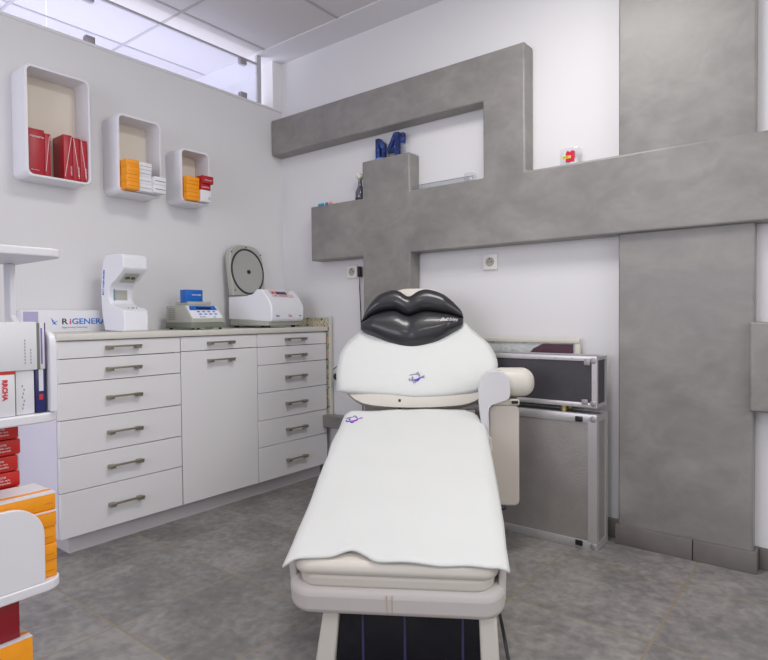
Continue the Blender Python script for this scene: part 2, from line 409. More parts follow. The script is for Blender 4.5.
tag(o, 'long pale worktop lying across the three white cabinet units', 'worktop')
o = MB().box(.30, XF-.05, -1.50, -.045, 0, .077).box(.02, .30, -1.50, -1.48, 0, .077).build('plinth', PLINTH, smooth=False)
tag(o, 'low recessed grey-white plinth running under the cabinets on the floor', 'plinth')

# picture standing in the gap at the end of the cabinets
t = thing('floral_panel', 'colourful flower-print panel standing between the cabinets and the back wall', 'picture', (.2, -.017, .372))
MB().box(-.12, .214, -.006, .004, .004, .573).build('print', FLORAL, t, smooth=False)
MB().box(.214, .226, -.009, .009, 0, .578).box(-.13, .214, -.009, .009, .573, .578).box(-.13, .214, -.009, .009, 0, .004).build('frame', TOPM, t, smooth=False)

# ================================================================ wall shelves
def open_box(label, y0, y1, z0, z1, d=.135, th=.011, r=.03):
    t = thing('wall_cube_shelf', label, 'shelf', (0, (y0+y1)/2, z0), 0)
    W, H = y1-y0, z1-z0; m = MB()
    outer = rrect(W, H, r, 8, (0, H/2)); inner = rrect(W-2*th, H-2*th, r-th*.8, 8, (0, H/2)); n = len(outer)
    rings = []
    for pts, x in ((outer, .001), (outer, d-.004), (rrect(W-.006, H-.006, r-.003, 8, (0, H/2)), d), (inner, d), (inner, .012)):
        rings.append([m.bm.verts.new((x, p[0], p[1])) for p in pts])
    for A, B in zip(rings, rings[1:]):
        for i in range(n): m.bm.faces.new((A[i], A[(i+1) % n], B[(i+1) % n], B[i]))
    m.bm.faces.new(rings[0])
    m.build('casing', SHELFW, t)
    MB().prism(rrect(W-2*th-.001, H-2*th-.001, r-th*.8, 8, (0, H/2)), 'x', .012, .015).build('back_panel', SHELFIN, t, smooth=False)
    return t
open_box('largest white open wall shelf, holding only red boxes', -1.545, -1.273, 1.552, 2.022)
open_box('middle-sized white open wall shelf, with orange and white cartons', -1.152, -.925, 1.546, 1.92)
open_box('smallest white open wall shelf, nearest the corner', -.82, -.64, 1.548, 1.83)

def carton(name, label, cat, x0, x1, y0, y1, z0, z1, m, group=None, bev=.0015, txt=None, tm=None, face='x'):
    t = thing(name, label, cat, ((x0+x1)/2, (y0+y1)/2, z0), 0, group)
    W, D, H = (x1-x0)/2, (y1-y0)/2, z1-z0
    MB().box(-W, W, -D, D, 0, H, bev=bev, seg=2).build('carton', m, t)
    return t, W, D, H
# red boxes
zf = 1.5655
t, W, D, H = carton('red_box', 'red box with cover title facing the room, far left in the largest wall shelf', 'box', .02, .122, -1.528, -1.466, zf, zf+.192, RED)
text('lettering', 'DERMASTIR', .0105, WHITEINK, t, facing_x(W+.0004, -D+.005, H-.036))
text('lettering', 'luxury skincare', .0055, WHITEINK, t, facing_x(W+.0004, -D+.008, .018))
t, W, D, H = carton('red_box', 'narrow red box with one slanted white line, second from left in the largest wall shelf', 'box', .02, .122, -1.465, -1.441, zf, zf+.182, RED)
MB().tube([(W+.0005, -D+.003, .02), (W+.0005, D-.004, H-.01)], .0009, 4).build('stripe', WHITEINK, t)
reds = (('red box showing its dark side panel, third from left in the largest wall shelf', -1.388, -1.350, .2),
        ('red box second from the right end in the largest wall shelf', -1.349, -1.318, .194),
        ('red box at the right end of the largest wall shelf', -1.317, -1.287, .19))
for i, (lb, y0, y1, h) in enumerate(reds):
    t, W, D, H = carton('red_box', lb, 'box', .02, .124, y0, y1, zf, zf+h-.004, RED)
    a, c = ((-D+.004, D-.004) if i == 0 else (D-.004, -D+.004))
    MB().tube([(W+.0005, a, .012), (W+.0005, c, H-.004)], .001, 4).build('stripe', WHITEINK, t)
    text('lettering', 'DERMASTIR', .008, WHITEINK, t, frame((W+.0004, D-.004, .02), (0, 0, 1), (0, -1, 0)))
# orange and white cartons of the middle shelf
zf = 1.5595
def pile(n, name, label, x0, x1, y0, y1, z, h, m, jit=.002, group=None, top=None, words=None, tm=None):
    pos = ['lowest', 'second from the bottom', 'third from the bottom', 'fourth from the bottom', 'fifth from the bottom', 'sixth from the bottom', 'seventh from the bottom', 'eighth from the bottom', 'ninth from the bottom']
    for i in range(n):
        p = 'topmost' if i == n-1 else pos[i]
        j = rnd.uniform(-jit, jit)
        t, W, D, H = carton(name, label % p, 'box', x0+j, x1+j, y0+j*.5, y1+j*.5, z+i*h, z+(i+1)*h-.0004, m)
        if words: text('lettering', words, h*.28, tm, t, facing_x(W+.0004, -D+.006, h*.38))
        elif top: MB().box(W, W+.0004, -D+.004, D-.004, h*.42, h*.5).build('print_line', top, t, smooth=False)
pile(4, 'orange_carton', 'flat orange carton in the middle wall shelf, %s of the orange stack', .03, .187, -1.136, -1.072, zf, .0345, ORANGE, top=mat('deep_orange_ink', s2l(222, 120, 20), .5))
pile(4, 'white_carton', 'flat white carton in the middle wall shelf, %s of the white stack', .03, .178, -1.070, -1.004, zf, .0345, CARDW, top=GREYINK)
pile(2, 'pale_grey_carton', 'pale grey carton sticking out of the middle wall shelf on the right, %s of two', .05, .197, -1.002, -.940, zf, .039, CARDW, top=DARKINK)
zf = 1.5615
pile(3, 'orange_carton', 'orange carton in the smallest wall shelf, %s of three', .03, .165, -.803, -.728, zf, .040, ORANGE, top=mat('deep_orange_ink', s2l(222, 120, 20), .5))
t, W, D, H = carton('white_carton', 'white carton under two red ones in the smallest wall shelf', 'box', .03, .175, -.725, -.664, zf, zf+.060, CARDW)
text('lettering', 'R', .02, GREYINK, t, facing_x(W+.0004, D-.018, .012))
t, W, D, H = carton('red_carton', 'lower red carton on the white one in the smallest wall shelf', 'box', .03, .173, -.725, -.666, zf+.0605, zf+.094, RED)
text('lettering', 'DERMASTIR', .0085, WHITEINK, t, facing_x(W+.0004, -D+.006, .012))
t, W, D, H = carton('red_carton', 'upper red carton, topmost of the pile in the smallest wall shelf', 'box', .03, .183, -.722, -.655, zf+.0945, zf+.134, RED)
text('lettering', 'DERMASTIR', .0085, WHITEINK, t, facing_x(W+.0004, -D+.012, .014))

# ================================================================ devices on the worktop
ZW = .893
t = thing('logo_carton', 'long low white carton with blue and red lettering on the worktop', 'box', (.035, -1.365, ZW))
MB().box(-.028, .028, -.183, .183, 0, .099, bev=.002).build('carton', CARDW, t)
MB().box(.028, .0284, -.178, -.118, .03, .092).build('sticker', LILAC, t, smooth=False)
text('lettering', 'R', .036, DARKINK, t, facing_x(.0284, -.022, .036), sx=1.25, bold=.0006)
text('lettering', 'i', .036, REDINK, t, facing_x(.0284, .0115, .036), sx=1.25, bold=.0006)
text('lettering', 'GENERA', .036, BLUEINK, t, facing_x(.0284, .0225, .036), sx=1.17, bold=.0006)
text('lettering', 'Regenerating Technology', .011, GREYINK, t, facing_x(.0284, -.02, .018))
MB().prism([(-.062, .034), (-.034, .052), (-.052, .046)], 'x', .028, .0286).prism([(-.066, .065), (-.058, .04), (-.054, .05)], 'x', .028, .0286).prism([(-.058, .038), (-.04, .032), (-.052, .044)], 'x', .028, .0286).build('logo', BLUEINK, t, smooth=False)

t = thing('skin_scanner', 'white C-shaped imaging device with an open head, left on the worktop', 'imaging device', (.2, -1.165, ZW))
prof = [(-.075, .004), (-.095, .06), (-.105, .13), (-.104, .21), (-.094, .28), (-.078, .335), (-.06, .349), (.02, .352), (.088, .346), (.099, .335), (.1, .285),
        (.09, .272), (.03, .235), (-.012, .218), (-.03, .2), (-.034, .15), (-.02, .128), (.02, .112), (.075, .104), (.096, .094), (.102, .07), (.1, .006), (.094, .0)]
MB().prism(prof, 'y', -.057, .057).build('housing', WHITEPL, t, bevel=.012)
k = Vector((.118, 0, .073)).normalized()
MB().prism([(.02, .2255), (.078, .2625), (.0785, .2600), (.0205, .223)], 'y', -.034, .034).build('optics_plate', GREYPL, t, smooth=False)
build_each(MB().cyl((.05, -.012, .245), (.0512, -.012, .2385), .011).cyl((.05, .014, .245), (.0512, .014, .2385), .009), 'lens', BLACK, t)
MB().box(-.034, -.030, -.03, .03, .14, .19, bev=.001).build('window', GREYPL, t)
MB().box(-.0315, -.0285, -.036, -.030, .135, .195).build('light_strip', mat('teal_strip', s2l(120, 150, 165), .3), t)
b = MB()
for y in (-.018, .0, .008, .022): b.ball((.065, y, .1065), .004, (1, 1, .5))
build_each(b, 'button', DARKINK, t)
text('lettering', 'REGENERA LAB', .017, BLUEINK, t, frame((-.078, -.0576, .285), (-.10, 0, -1), (1, 0, -.1)), bold=.0004)
b = MB()
for x in (-.07, .085):
    for y in (-.045, .045): b.cyl((x, y, -.0005), (x, y, .006), .007)
build_each(b, 'foot', RUBBER, t)
cbl = MB().tube([(-.06, .062, .03), (-.02, .085, .012), (.05, .078, .02), (.07, .07, .008), (.02, .085, .004), (-.1, .1, .004)], .0025, 6).build('cable', BLACK, t)

t = thing('sample_incubator', 'small grey lab device with blue lid and blue-edged control panel on the worktop', 'lab device', (.19, -.785, ZW))
MB().box(-.115, .118, -.1, .1, .008, .034, bev=.004).build('base', GREENGREY, t)
b = MB()
b.prism([(-.11, .034), (.112, .034), (.112, .055), (.052, .122), (-.11, .122)], 'y', -.094, .094)
b.build('housing', GREYPL, t, bevel=.004)
MB().box(-.085, .035, -.06, .075, .122, .142, bev=.006).build('top_block', GREYPL, t)
MB().box(-.03, .02, -.066, .035, .137, .202, bev=.003).box(.0, .024, -.005, .02, .132, .142, bev=.001).build('lid', BLUE, t)
text('lettering', 'MINI CUBE', .011, WHITEINK, t, facing_x(.0205, -.03, .172))
pm = frame((.1125, -.094, .0545), (0, 1, 0), (-.06, 0, .067))
MB().prism([(.006, .002), (.182, .002), (.182, .085), (.006, .085)], 'z', 0, .0012, pm).build('control_panel', WHITEPL, t, smooth=False)
MB().prism([(.012, .056), (.176, .056), (.17, .084), (.02, .084)], 'z', .0012, .002, pm).build('panel_band', BLUE, t, smooth=False)
MB().prism([(.055, .063), (.14, .063), (.14, .076), (.055, .076)], 'z', .002, .003, pm).build('display', SCREEN, t, smooth=False)
b = MB()
for r_ in range(2):
    for c_ in range(4): b.prism([(.05+.03*c_+r_*.004, .042-.016*r_), (.066+.03*c_+r_*.004, .042-.016*r_), (.066+.03*c_+r_*.004, .049-.016*r_), (.05+.03*c_+r_*.004, .049-.016*r_)], 'z', .0012, .0022, pm)
build_each(b, 'keypad', BLUEINK, t)
text('lettering', 'Bioshaker', .009, DARKINK, t, pm @ Matrix.Translation((.05, .008, .0014)))
text('lettering', 'mini', .009, DARKINK, t, pm @ Matrix.Translation((.13, .008, .0014)))
b = MB()
for i in range(7): b.box(-.09, -.03, -.0955, -.094, .05+i*.009, .054+i*.009)
b.build('vent', mat('vent_grey', s2l(140, 142, 134), .6), t, smooth=False)
b = MB()
for x in (-.09, .1):
    for y in (-.08, .08): b.cyl((x, y, 0), (x, y, .009), .008)
build_each(b, 'foot', RUBBER, t)
MB().box(-.02, .01, .1, .115, .02, .045, bev=.002).tube([(-.005, .112, .03), (.01, .125, .02), (-.05, .14, .003), (-.1, .13, .003)], .0025, 6).build('cable', BLACK, t)

t = thing('centrifuge', 'white benchtop centrifuge with its round-sealed lid standing open', 'centrifuge', (.195, -.318, ZW), R(8))
MB().box(-.15, .14, -.135, .135, .012, .07, bev=.008).build('lower_body', GREYPL, t)
up_ = [(-.155, .048), (.155, .034), (.165, .046), (.165, .120), (.140, .166), (.095, .212), (.058, .214), (.03, .190), (-.02, .178), (-.155, .176)]
MB().prism(up_, 'y', -.14, .14).build('housing', WHITEPL, t, bevel=.007)
b = MB(); q = Matrix.Translation((-.138, -.004, .182)) @ Matrix.Rotation(R(-6), 4, 'Y')
pts = [(-.135, 0), (.135, 0)]+[(.138*math.copysign(abs(math.cos(a))**.65, math.cos(a)), .175+.123*math.sin(a)**.65) for a in [k*math.pi/20 for k in range(21)]]
b.prism(pts, 'x', -.016, .024, q); lid = b.build('lid', GREYPL, t, bevel=.008)
b = MB(); b.tube([q @ Vector((.027, -.004+.130*math.cos(a*math.pi/20), .142+.130*math.sin(a*math.pi/20))) for a in range(40)], .0055, 8, closed=True); b.build('seal_ring', SEAL, lid)
b = MB(); b.prism([(-.004+.126*math.cos(a*math.pi/20), .142+.126*math.sin(a*math.pi/20)) for a in range(40)], 'x', .024, .0265, q).build('lid_disc', mat('lid_disc_grey', s2l(172, 172, 168), .35), lid, smooth=False)
MB().cyl(q @ Vector((.026, 0, .140)), q @ Vector((.034, 0, .140)), .011).build('hub', BLACK, lid)
b = MB()
for y, z in ((-.12, .25), (.12, .25), (-.12, .03), (.0, .286)): b.cyl(q @ Vector((.023, y, z)), q @ Vector((.0265, y, z)), .004)
build_each(b, 'screw', BLACK, lid)
build_each(MB().cyl((-.14, -.06, .168), (-.14, -.09, .168), .011).cyl((-.14, .06, .168), (-.14, .09, .168), .011), 'hinge', GREYPL, t)
pm = frame((.1410, -.135, .1662), (0, 1, 0), (-.045, 0, .046))
MB().prism([(.04, .006), (.222, .006), (.222, .058), (.04, .058)], 'z', .0, .0015, pm).build('control_panel', mat('panel_pinkish', s2l(214, 196, 192), .4), t, smooth=False)
MB().prism([(.085, .026), (.175, .026), (.175, .046), (.085, .046)], 'z', .0015, .003, pm).build('display', mat('lcd_blue', s2l(50, 60, 110), .2), t, smooth=False)
b = MB()
for x in (.05, .06, .066): b.prism([(x, .03), (x+.008, .03), (x+.008, .045), (x, .045)], 'z', .0015, .003, pm)
for x in (.06, .1, .125, .15): b.prism([(x, .012), (x+.016, .012), (x+.016, .018), (x, .018)], 'z', .0015, .003, pm)
build_each(b, 'key', REDINK, t)
b = MB().cyl(pm @ Vector((.205, .034, 0)), pm @ Vector((.205, .034, .006)), .011).build('dial', WHITEPL, t)
text('lettering', 'Nuvo', .013, BLUEINK, t, facing_x(.1656, -.105, .062), bold=.0005)
text('lettering', 'C', .018, REDINK, t, facing_x(.1656, .002, .061), bold=.001)
text('lettering', 'fuge', .010, DARKINK, t, facing_x(.1656, .016, .062))
text('lettering', 'PRP', .011, DARKINK, t, facing_x(.1656, .098, .062))
b = MB()
for x in (-.12, .11):
    for y in (-.11, .11): b.cyl((x, y, 0), (x, y, .014), .012)
build_each(b, 'foot', RUBBER, t)

# ================================================================ things on the concrete relief
t = thing('letter_ornament', 'small glossy dark-blue resin lettering ornament standing on the cross top', 'ornament', (.895, -.047, 1.7958))
b = MB()
b.prism([(-.088, .012), (-.062, .012), (-.062, .075), (-.045, .055), (-.045, .012), (-.026, .012), (-.026, .085), (-.05, .105), (-.062, .118), (-.088, .118)], 'y', -.014, .012)
b.build('letter', GALAXY, t, bevel=.003)
MB().box(-.093, -.04, -.016, .014, 0, .013, bev=.003).build('base', mat('pale_blue_base', s2l(130, 150, 215), .4), t)
MB().prism([(.044, .0), (.066, .0), (.066, .128), (.044, .128)], 'y', -.014, .012).prism([(-.008, .03), (.044, .03), (.044, .05), (-.008, .05)], 'y', -.0135, .0115).prism([(-.008, .05), (.014, .05), (.044, .100), (.044, .128), (.036, .128)], 'y', -.013, .011).build('letter', GALAXY, t)
MB().prism([(.078, .07), (.1, .062), (.1, .12), (.078, .12)], 'y', -.014, .012).build('letter', GALAXY, t, bevel=.003)
MB().box(-.045, .1, .0125, .018, .0, .052).box(-.018, -.008, -.006, .014, .0, .08, bev=.001).box(.077, .1, -.004, .0125, 0, .06).build('support', ACRYL, t, smooth=False)

t = thing('bottle_vase', 'small dark glass vase with a white flower beside the cross', 'vase', (.688, -.05, 1.5975))
MB().lathe([(.024, 0), (.027, .006), (.027, .04), (.024, .055), (.012, .08), (.010, .11), (.012, .114)]).build('bottle', mat('smoky_glass', s2l(90, 88, 100), .12, spec=.8), t)
MB().lathe([(.0275, .002), (.0282, .004), (.0282, .012), (.0275, .014)]).build('dark_foot', BLACK, t)
b = MB()
for i in range(7):
    a = i*.9; b.ball((.013*math.cos(a)-.006, .010*math.sin(a), .133+.006*(i % 3)), .013, (1, .8, 1.1), 1)
b.build('flower', PETAL, t)
MB().ball((.016, -.004, .12), .011, (1.2, .6, .6), 1).ball((.024, -.006, .124), .008, (1.2, .6, .6), 1).tube([(-.002, 0, .1), (0, 0, .13)], .0015, 5).build('leaf', GREENL, t)

for i, (x, c, nm) in enumerate(((.395, s2l(70, 160, 200), 'light-blue decorative stone, leftmost on the concrete ledge'), (.418, s2l(60, 150, 205), 'light-blue decorative stone, second from the left on the concrete ledge'),
                       (.452, s2l(55, 140, 190), 'light-blue decorative stone next to the orange one on the concrete ledge'), (.484, s2l(235, 150, 110), 'orange decorative stone on the concrete ledge'))):
    tag(MB().ball((0, 0, .009), .011, (1.1, .9, .85), 2).build('glass_pebble', mat('pebble_%d' % i, c, .25), loc=(x, -.072, 1.5975)), nm, 'stone')

t = thing('acrylic_tray', 'long clear acrylic tray lying on the concrete ledge right of the cross', 'tray', (1.245, -.05, 1.5975))
b = MB().box(-.185, .15, -.026, .026, 0, .004).box(-.185, .15, .022, .026, .004, .034).box(-.185, .15, -.026, -.023, .004, .022)
b.build('tray_body', ACRYL, t, smooth=False)
MB().tube([(-.185, .024, .036), (.148, .024, .036)], .0022, 6).tube([(-.185, -.0245, .024), (.148, -.0245, .024)], .0018, 6).build('rim', GREYINK, t)
MB().box(.12, .165, -.024, .024, .004, .044, bev=.004).build('end_block', ACRYL, t)

t = thing('award_cube', 'clear acrylic cube holding a red heart on the concrete ledge', 'ornament', (1.888, -.045, 1.5975))
MB().box(-.046, .034, -.026, .026, 0, .072, bev=.003).build('cube', ACRYL, t)
b = MB().prism([(-.02, .012), (.018, .012), (.018, .056), (.006, .06), (-.001, .053), (-.012, .061), (-.02, .05)], 'y', -.0275, -.014)
b.build('red_heart', mat('heart_red', s2l(200, 24, 60), .3), t, bevel=.002)
MB().box(-.034, .004, -.0295, -.0275, .026, .038).build('gold_label', mat('gold_label', s2l(220, 200, 70), .4), t, smooth=False)
text('lettering', 'LOVE', .010, DARKINK, t, frame((-.03, -.0297, .0285), (1, 0, 0), (0, 0, 1)))

# ================================================================ sockets and cables
def socket(x, z, label):
    t = thing('wall_socket', label, 'socket', (x, 0, z))
    MB().box(-.038, .038, -.011, 0, -.038, .038, bev=.004).build('plate', SOCK, t)
    b = MB(); b.cyl((0, -.0112, 0), (0, -.0128, 0), .0225); b.build('recess', mat('recess_grey', s2l(176, 172, 160), .5), t)
    build_each(MB().cyl((-.009, -.0125, 0), (-.009, -.0135, 0), .003).cyl((.009, -.0125, 0), (.009, -.0135, 0), .003).cyl((0, -.0125, .013), (0, -.019, .013), .0028), 'pin_hole', BLACK, t)
socket(.586, 1.209, 'white wall socket left of the cross, under its short arm')
socket(1.471, 1.210, 'white wall socket right of the cross, under the long concrete band')
t = thing('hanging_charger', 'black plug and thin cable hanging beside the concrete cross', 'cable', (.655, -.02, 1.235))
MB().box(-.009, .009, -.014, .012, -.06, .0, bev=.004).build('plug', BLACK, t)
MB().tube([(0, 0, -.055), (-.006, .004, -.12), (.002, .002, -.25), (.006, .004, -.45), (.008, .004, -.7), (.01, .004, -.85)], .0032, 8).build('cord', BLACK, t)
t = thing('wall_plug', 'black plug with looped cable low on the wall beside the cabinets', 'plug', (.50, -.03, .60))
MB().ball((-.02, 0, 0), .022, (1, 1.1, 1), 2).build('plug', BLACK, t)
MB().tube([(-.05, 0, .04), (-.02, .01, .065), (.02, .01, .06), (.04, .015, .02), (0, .0, -.02), (-.03, -.01, -.01)], .003, 6).build('cord', BLACK, t)

# ================================================================ cases and picture by the wall
def flight_case(name, label, x0, x1, y0, y1, z0, z1, panel, e, group=None, handle_=False):
    t = thing(name, label, 'case', ((x0+x1)/2, (y0+y1)/2, z0))
    W, D, H = (x1-x0)/2, (y1-y0)/2, z1-z0
    i = .004
    MB().box(-W+i, W-i, -D+i, D-i, i, H-i).build('panel', panel, t, smooth=False)
    fr = MB()
    for sy in (-1, 1):
        ya, yb = (sy*D, sy*(D-.006)) if sy > 0 else (sy*D, sy*(D-.006))
        ya, yb = min(ya, yb), max(ya, yb)
        fr.box(-W, W, ya, yb, 0, e, bev=.0015).box(-W, W, ya, yb, H-e, H, bev=.0015)
        fr.box(-W+.0004, -W+e, ya-.0004, yb+.0004, e*.9, H-e*.9).box(W-e, W-.0004, ya-.0004, yb+.0004, e*.9, H-e*.9)
    for sx in (-1, 1):
        xa, xb = sorted((sx*(W+.0009), sx*(W-.006)))
        for ya, yb in ((-D, -D+e*.8), (D-e*.8, D)): fr.box(xa, xb, ya+.0012, yb-.0012, .0012, H-.0012)
        xa, xb = sorted((sx*(W+.0005), sx*(W-.006)))
        fr.box(xa, xb, -D+.002, D-.002, .002, e*.8).box(xa, xb, -D+.002, D-.002, H-e*.8, H-.002)
    fr.box(-W+.0015, W-.0015, -D+.001, -D+e*.8, H-.006, H+.001).box(-W+.0015, W-.0015, D-e*.8, D-.001, H-.006, H+.001)
    fr.build('edging', ALU, t)
    cn = MB()
    for sx in (-1, 1):
        for z in (.018, H-.018):
            cn.ball((sx*(W-.014), -D+.001, z), .014, (1, .3, 1), 2)
    build_each(cn, 'corner', STEELCLIP, t)
    rv = MB()
    n = int(W*2/.075)
    for k in range(n+1):
        x = -W+.03+k*(2*W-.06)/n
        for z in (e/2, H-e/2): rv.cyl((x, -D-.0015, z), (x, -D+.001, z), .0035, seg=8)
    n = max(2, int(H/.085))
    for k in range(1, n):
        for sx in (-1, 1): rv.cyl((sx*(W-e/2), -D-.0015, k*H/n), (sx*(W-e/2), -D+.001, k*H/n), .0035, seg=8)
    build_each(rv, 'rivet', GREYPL, t)
    return t, W, D, H
t, W, D, H = flight_case('flight_case', 'large silver case with hammered metal panel, standing on the floor by the wall', 1.40, 2.047, -.212, -.07, 0, .550, CASEAL, .035)
build_each(MB().box(W-.085, W-.055, -D-.008, -D, H-.032, H-.01, bev=.003).box(W-.085, W-.055, -D-.008, -D, .012, .034, bev=.003), 'latch', BLACK, t)
t, W, D, H = flight_case('flight_case', 'black-panelled case with silver edges lying on top of the large silver case', 1.36, 2.046, -.207, -.084, .576, .784, CASEBLK, .020)
build_each(MB().box(W-.06, W-.035, -D-.005, -D, .012, .034, bev=.002).box(W-.05, W-.025, -D-.006, -D, H-.036, H-.01, bev=.002).box(-.16, -.135, -D-.005, -D, H-.03, H-.01, bev=.002), 'latch', STEELCLIP, t)
b = MB()
for x in (-.28, .197): b.cyl((x, -.03, -.0245), (x, -.03, .003), .012).cyl((x, .03, -.0245), (x, .03, .003), .012)
build_each(b, 'foot', GOLDY, t)

t = thing('framed_picture', 'framed print with a dark maroon shape leaning on the wall behind the cases', 'picture', (1.55, -.035, .0))
PIC = picture_mat('misty_print', [(.3, (170, 176, 178)), (.45, (210, 212, 208)), (.55, (188, 196, 196)), (.7, (222, 222, 216))], 9)
MB().box(-.49, .348, -.004, .006, .082, .826).build('print', PIC, t, smooth=False)
b = MB().prism([(.10, .62), (.34, .62), (.34, .822), (.20, .822), (.155, .80), (.125, .765), (.10, .74)], 'y', -.0055, -.004)
b.build('maroon_shape', mat('maroon_print', s2l(78, 44, 56), .4, var=.25, vscale=20), t, smooth=False)
b = MB().box(-.505, .37, -.012, .008, .826, .848, bev=.003).box(.348, .37, -.012, .008, .082, .826, bev=.003).box(-.505, -.49, -.012, .008, .082, .826).box(-.505, .37, -.012, .008, 0.082, .1)
b.build('frame', mat('pale_frame', s2l(205, 200, 188), .4), t)

# ================================================================ treatment chair
ch = thing('treatment_chair', 'cream leather reclining treatment chair in the middle of the tiled floor', 'chair', (1.93, -1.40, 0), R(32))
SL = math.hypot(1, .24)
PS = frame((0, 0, .31), (1, 0, 0), (0, 1/SL, .24/SL))            # seat plane
PB = frame((0, 1.0, .56), (1, 0, 0), (0, math.sin(R(32)), math.cos(R(32))))   # backrest plane
PH = frame((0, 1.2, .88), (1, 0, 0), (0, math.sin(R(20)), math.cos(R(20))))   # headrest plane
def slab(m, s0, s1, g0, g1, n0, n1, r, Mx, rear=0):
    m.prism(rrect(s1-s0, g1-g0, r, 8, ((s0+s1)/2, (g0+g1)/2), (rear, rear, 1, 1)), 'z', n0, n1, Mx); return m
slab(MB(), -.289, .285, 0, 1.0, -.148, -.066, .065, PS).build('leg_rest_shell', SHELLM, ch, bevel=.022)
b = MB(); slab(b, -.289, -.269, .055, .99, -.115, -.012, .006, PS); slab(b, .266, .285, .045, .99, -.115, -.016, .006, PS); b.build('side_rim', SHELLM, ch, bevel=.006)
slab(MB(), -.256, .256, .012, 1.0, -.07, -.028, .05, PS).build('lower_cushion', CREAM, ch, bevel=.012)
slab(MB(), -.268, .266, .004, 1.0, -.032, .009, .045, PS).build('upper_cushion', CREAM, ch, bevel=.018)
b = MB()
for s_ in (-.022, -.008): b.tube([PS @ Vector((s_, -.0006, n)) for n in (-.130, -.1, -.075)], .0012, 5)
b.build('seam', mat('stitch', s2l(198, 180, 150), .7), ch)
# base
b = MB()
b.prism([(-.200, .16), (-.156, .16), (-.172, 0), (-.226, 0)], 'y', .075, .80).prism([(.216, .16), (.262, .16), (.272, 0), (.222, 0)], 'y', .075, .80)
b.build('base_side', CREAM, ch, bevel=.006)
b = MB().box(-.165, .222, .10, .78, .004, .160)
b.build('base_front', BASEBLK, ch)
for s_ in (-.095, .019, .174): MB().cyl((s_, .099, .006), (s_, .099, .159), .004).build('base_reflection_ridge', mat('lilac_reflection_gloss', s2l(60, 56, 92), .2), ch)  # lilac ridges imitate upright reflection streaks on the glossy black base
MB().box(-.14, .14, .30, .72, .17, .27).frustum((-.14, .14, .42, .9), .27, (-.2, .2, .45, .95), .36).build('lift_column', BASEBLK, ch, bevel=.01)
# backrest
def puff(outline, back, dome, Mx, c=None, p=2.2, nr=9, n0=0., edge=.3):
    m = MB(); n = len(outline)
    if c is None: c = (sum(q[0] for q in outline)/n, sum(q[1] for q in outline)/n)
    rings = []
    prof = []
    if back: prof += [(.0, -back), (.5, -back), (.86, -back*.97), (.96, -back*.8), (1.0, -back*.45)]
    for k in range(nr+1):
        f = 1-k/nr; prof.append((f if f > 0 else 0, dome*(1-abs(f)**p)**.55))
    for f, z in prof:
        if f == 0: rings.append([m.bm.verts.new(Mx @ Vector((c[0], c[1], n0+z)))]); continue
        rings.append([m.bm.verts.new(Mx @ Vector((c[0]+(q[0]-c[0])*f, c[1]+(q[1]-c[1])*f, n0+z))) for q in outline])
    for A, B in zip(rings, rings[1:]):
        for i in range(n):
            j = (i+1) % n
            if len(A) == 1: m.bm.faces.new((A[0], B[j], B[i]))
            elif len(B) == 1: m.bm.faces.new((A[i], A[j], B[0]))
            else: m.bm.faces.new((A[i], A[j], B[j], B[i]))
    return m
def spline(pts, n=6, closed=True):
    out = []; N = len(pts); rng = range(N) if closed else range(N-1)
    for i in rng:
        g = (lambda k: pts[k % N]) if closed else (lambda k: pts[max(0, min(N-1, k))])
        p0, p1, p2, p3 = g(i-1), g(i), g(i+1), g(i+2)
        for k in range(n):
            t_ = k/n
            out.append(tuple(.5*(2*p1[a]+(p2[a]-p0[a])*t_+(2*p0[a]-5*p1[a]+4*p2[a]-p3[a])*t_**2+(3*p1[a]-p0[a]-3*p2[a]+p3[a])*t_**3) for a in range(len(p1))))
    if not closed: out.append(tuple(pts[-1]))
    return out
def interp(tab, x):
    if x <= tab[0][0]: return tab[0][1]
    for (a, b_), (c, d) in zip(tab, tab[1:]):
        if x <= c: return b_+(d-b_)*(x-a)/(c-a)
    return tab[-1][1]
bo = spline([(0, .008), (.13, .014), (.23, .03), (.305, .08), (.344, .15), (.35, .225), (.325, .3), (.27, .37), (.2, .43), (.12, .47), (0, .48),
      (-.12, .47), (-.2, .43), (-.27, .37), (-.325, .3), (-.345, .225), (-.338, .15), (-.30, .085), (-.23, .03), (-.13, .012)], 4)
puff(bo, .07, .018, PB, (0, .23)).build('backrest', CREAM, ch)
MB().prism([(-.16, .1), (.16, .1), (.12, .45), (-.12, .45)], 'z', -.10, -.06, PB).build('backrest_shell', SHELLM, ch, bevel=.02)
b = MB().box(-.06, .255, 1.035, 1.06, .515, .553, bev=.004)
for s_ in (-.02, .06, .14, .22): b.cyl((s_, 1.033, .54), (s_, 1.036, .54), .004, seg=8)
b.build('hinge_bar', ALU, ch)
MB().box(-.068, -.058, 1.01, 1.03, .44, .60).build('recline_rod', BLACK, ch)
MB().box(-.13, .13, .92, 1.11, .42, .53).build('hinge_block', BASEBLK, ch, bevel=.01)
ho = spline([(0, .224), (.06, .222), (.108, .200), (.16, .14), (.19, .06), (.18, -.03), (.12, -.08), (0, -.09), (-.12, -.08), (-.18, -.03), (-.19, .06), (-.16, .14), (-.108, .202), (-.065, .222)], 4)
puff(ho, .06, .02, PH, (0, .06), n0=-.03).build('headrest', CREAM, ch)
